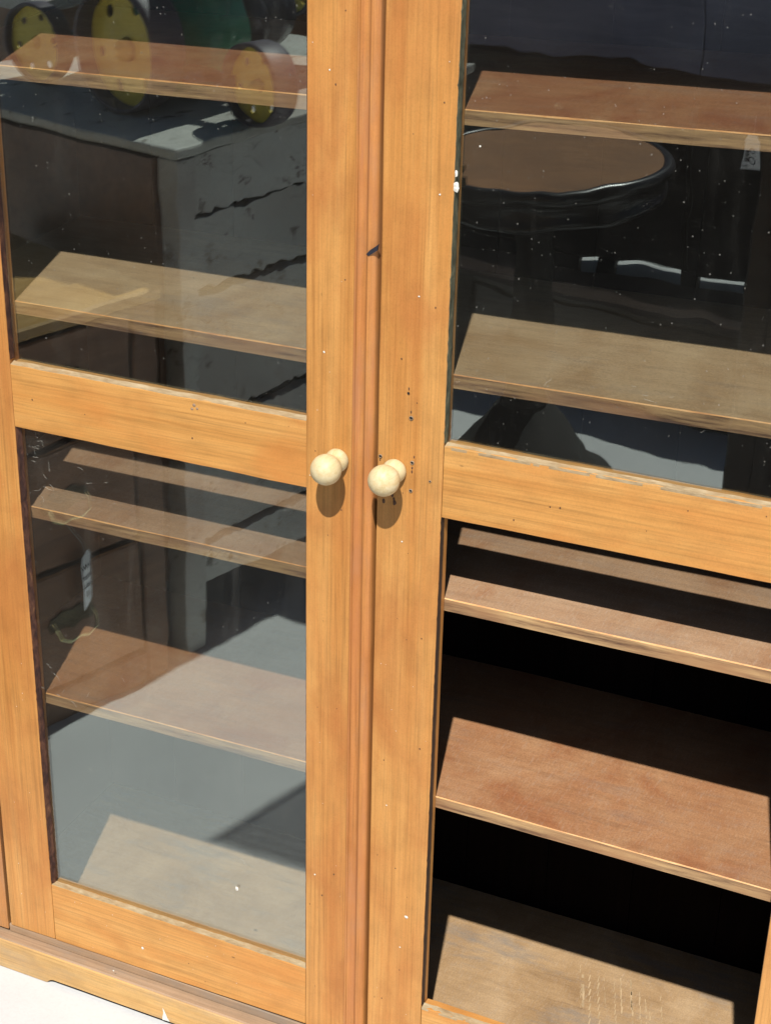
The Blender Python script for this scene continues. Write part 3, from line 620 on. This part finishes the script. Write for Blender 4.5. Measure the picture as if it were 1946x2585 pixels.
# castings
def mlathe(name, wx, wy, z, prof, mat, ax='X', turn=0, n=32):
    a, b = lc(wx, wy); m = Matrix.Translation((a, b, z)) @ Matrix.Rotation(turn, 4, 'Z')
    if ax == 'X': m = m @ Matrix.Rotation(R(-90), 4, 'Y')
    bm = bmesh.new(); lathe(bm, prof, n, m); return link(name, bm, M[mat], mc, True)
mlathe('drum', -1.015, -1.175, .107, [(0, -.20), (.085, -.20), (.095, -.19), (.095, -.045), (.03, -.04), (.03, -.03), (0, -.03)], 'green', turn=R(4))
mlathe('cone_body', -1.13, -1.52, 0, [(0, .001), (.135, .001), (.13, .02), (.085, .30), (.06, .34), (0, .345)], 'green', 'Z')
mlathe('motor', -1.02, -1.60, .075, [(0, -.10), (.06, -.10), (.075, -.08), (.075, .0), (.055, .01), (.055, .025), (.07, .03), (.07, .05), (.045, .065), (.03, .07), (.03, .10), (.022, .105), (.022, .14), (.012, .145), (0, .145)], 'iron', turn=R(-20))
mlathe('axle', -.88, -1.16, .07, [(0, -.02), (.012, -.02), (.012, .02), (0, .02)], 'iron', 'X')
bm = bmesh.new(); a, b = lc(-.80, -1.16); c_, d_ = lc(-1.25, -1.30); tube(bm, [(a, b, .07), (c_, d_, .07)], .012, 10); tube(bm, [(c_, d_, .07), (*lc(-1.1, -1.95), .09)], .014, 10); tube(bm, [(*lc(-1.0, -1.25), .11), (*lc(-1.1, -1.5), .14)], .02, 10)
link('chassis', bm, M['iron'], mc)
for i, (a, b, c_, d_, e_) in enumerate(((.25, .50, -.36, -.18, .30), (.22, .60, -.60, -.40, .31), (.55, .84, -.38, -.2, .33))):
    board('shade_plate', a, b, c_, d_, e_, e_ + .03, M['green'], mc, .004)  # plates added above to shade the chest top, gaps leave sun patches
for a, b in ((.36, -.28), (.45, -.5), (.7, -.3)): board('bracket', a - .02, a + .02, b - .02, b + .02, .06, .2995, M['iron'], mc, .003)
# crate of brown wood behind the machine on the far end
cr = empty('wooden_box', (-1.62, -2.25, 0), R(-70), label='plain brown wooden box unit standing behind the painted chest', category='box')
board('carcass', -.5, .5, -.25, .25, .0, .96, M['dresser'], cr, .003); board('lid', -.53, .53, -.28, .28, .9605, .99, M['wpaint'], cr, .004)

# added shadow casters, cupboard and slatted rack: they shade paving in the lower left pane
tc = empty('shade_cupboard', (.175, -1.57, 0), R(0), label='added narrow near black cupboard, an invented shadow caster with a barcode tag on its door', category='cupboard')
board('carcass', -.14, .14, -.13, .12, .05, 1.17, M['backwood'], tc, .004); board('cupboard_top', -.15, .15, -.14, .135, 1.1705, 1.198, M['backwood'], tc, .006)
d = board('door', -.135, .135, .1205, .136, .09, 1.16, M['backwood'], tc, .003); board('inset_panel', -.09, .09, .1365, .140, .16, 1.10, M['backwood'], d, .003)
for a in (-.14, .09):
    for b in (-.13, .07): board('foot', a, a + .05, b, b + .05, 0, .0495, M['backwood'], tc, .003)
ct = empty('shade_rack', (.105, -1.50, 1.199), 0, label='added openwork rack of thin dark slats casting half shade, standing on the narrow cupboard', category='rack')
for i in range(14): board('slat', -.224, .224, -.004, .004, .012 + i * .030, .012 + i * .030 + .0125, M['dresser'], ct, .001)
for sx in (-.235, .224): board('upright', sx + .0005, sx + .0105, -.006, .006, .0105, .425, M['dresser'], ct, .001)
board('base', -.235, .235, -.05, .05, .0, .0100, M['dresser'], ct)
# low dark trunk added to black out the view under the round table
lt = empty('filler_trunk', (-.55, -2.36, 0), R(8), label='added low long black trunk on the ground, mirrored below the round table', category='trunk')
board('carcass', -.75, 1.6, -.17, 0, .0, .235, M['backwood'], lt, .006); board('lid', -.76, 1.61, -.18, .01, .2355, .262, M['backwood'], lt, .008)
for xx in (-.3, .45, 1.2): board('strap', xx, xx + .03, .0105, .014, .02, .255, M['gap'], lt)
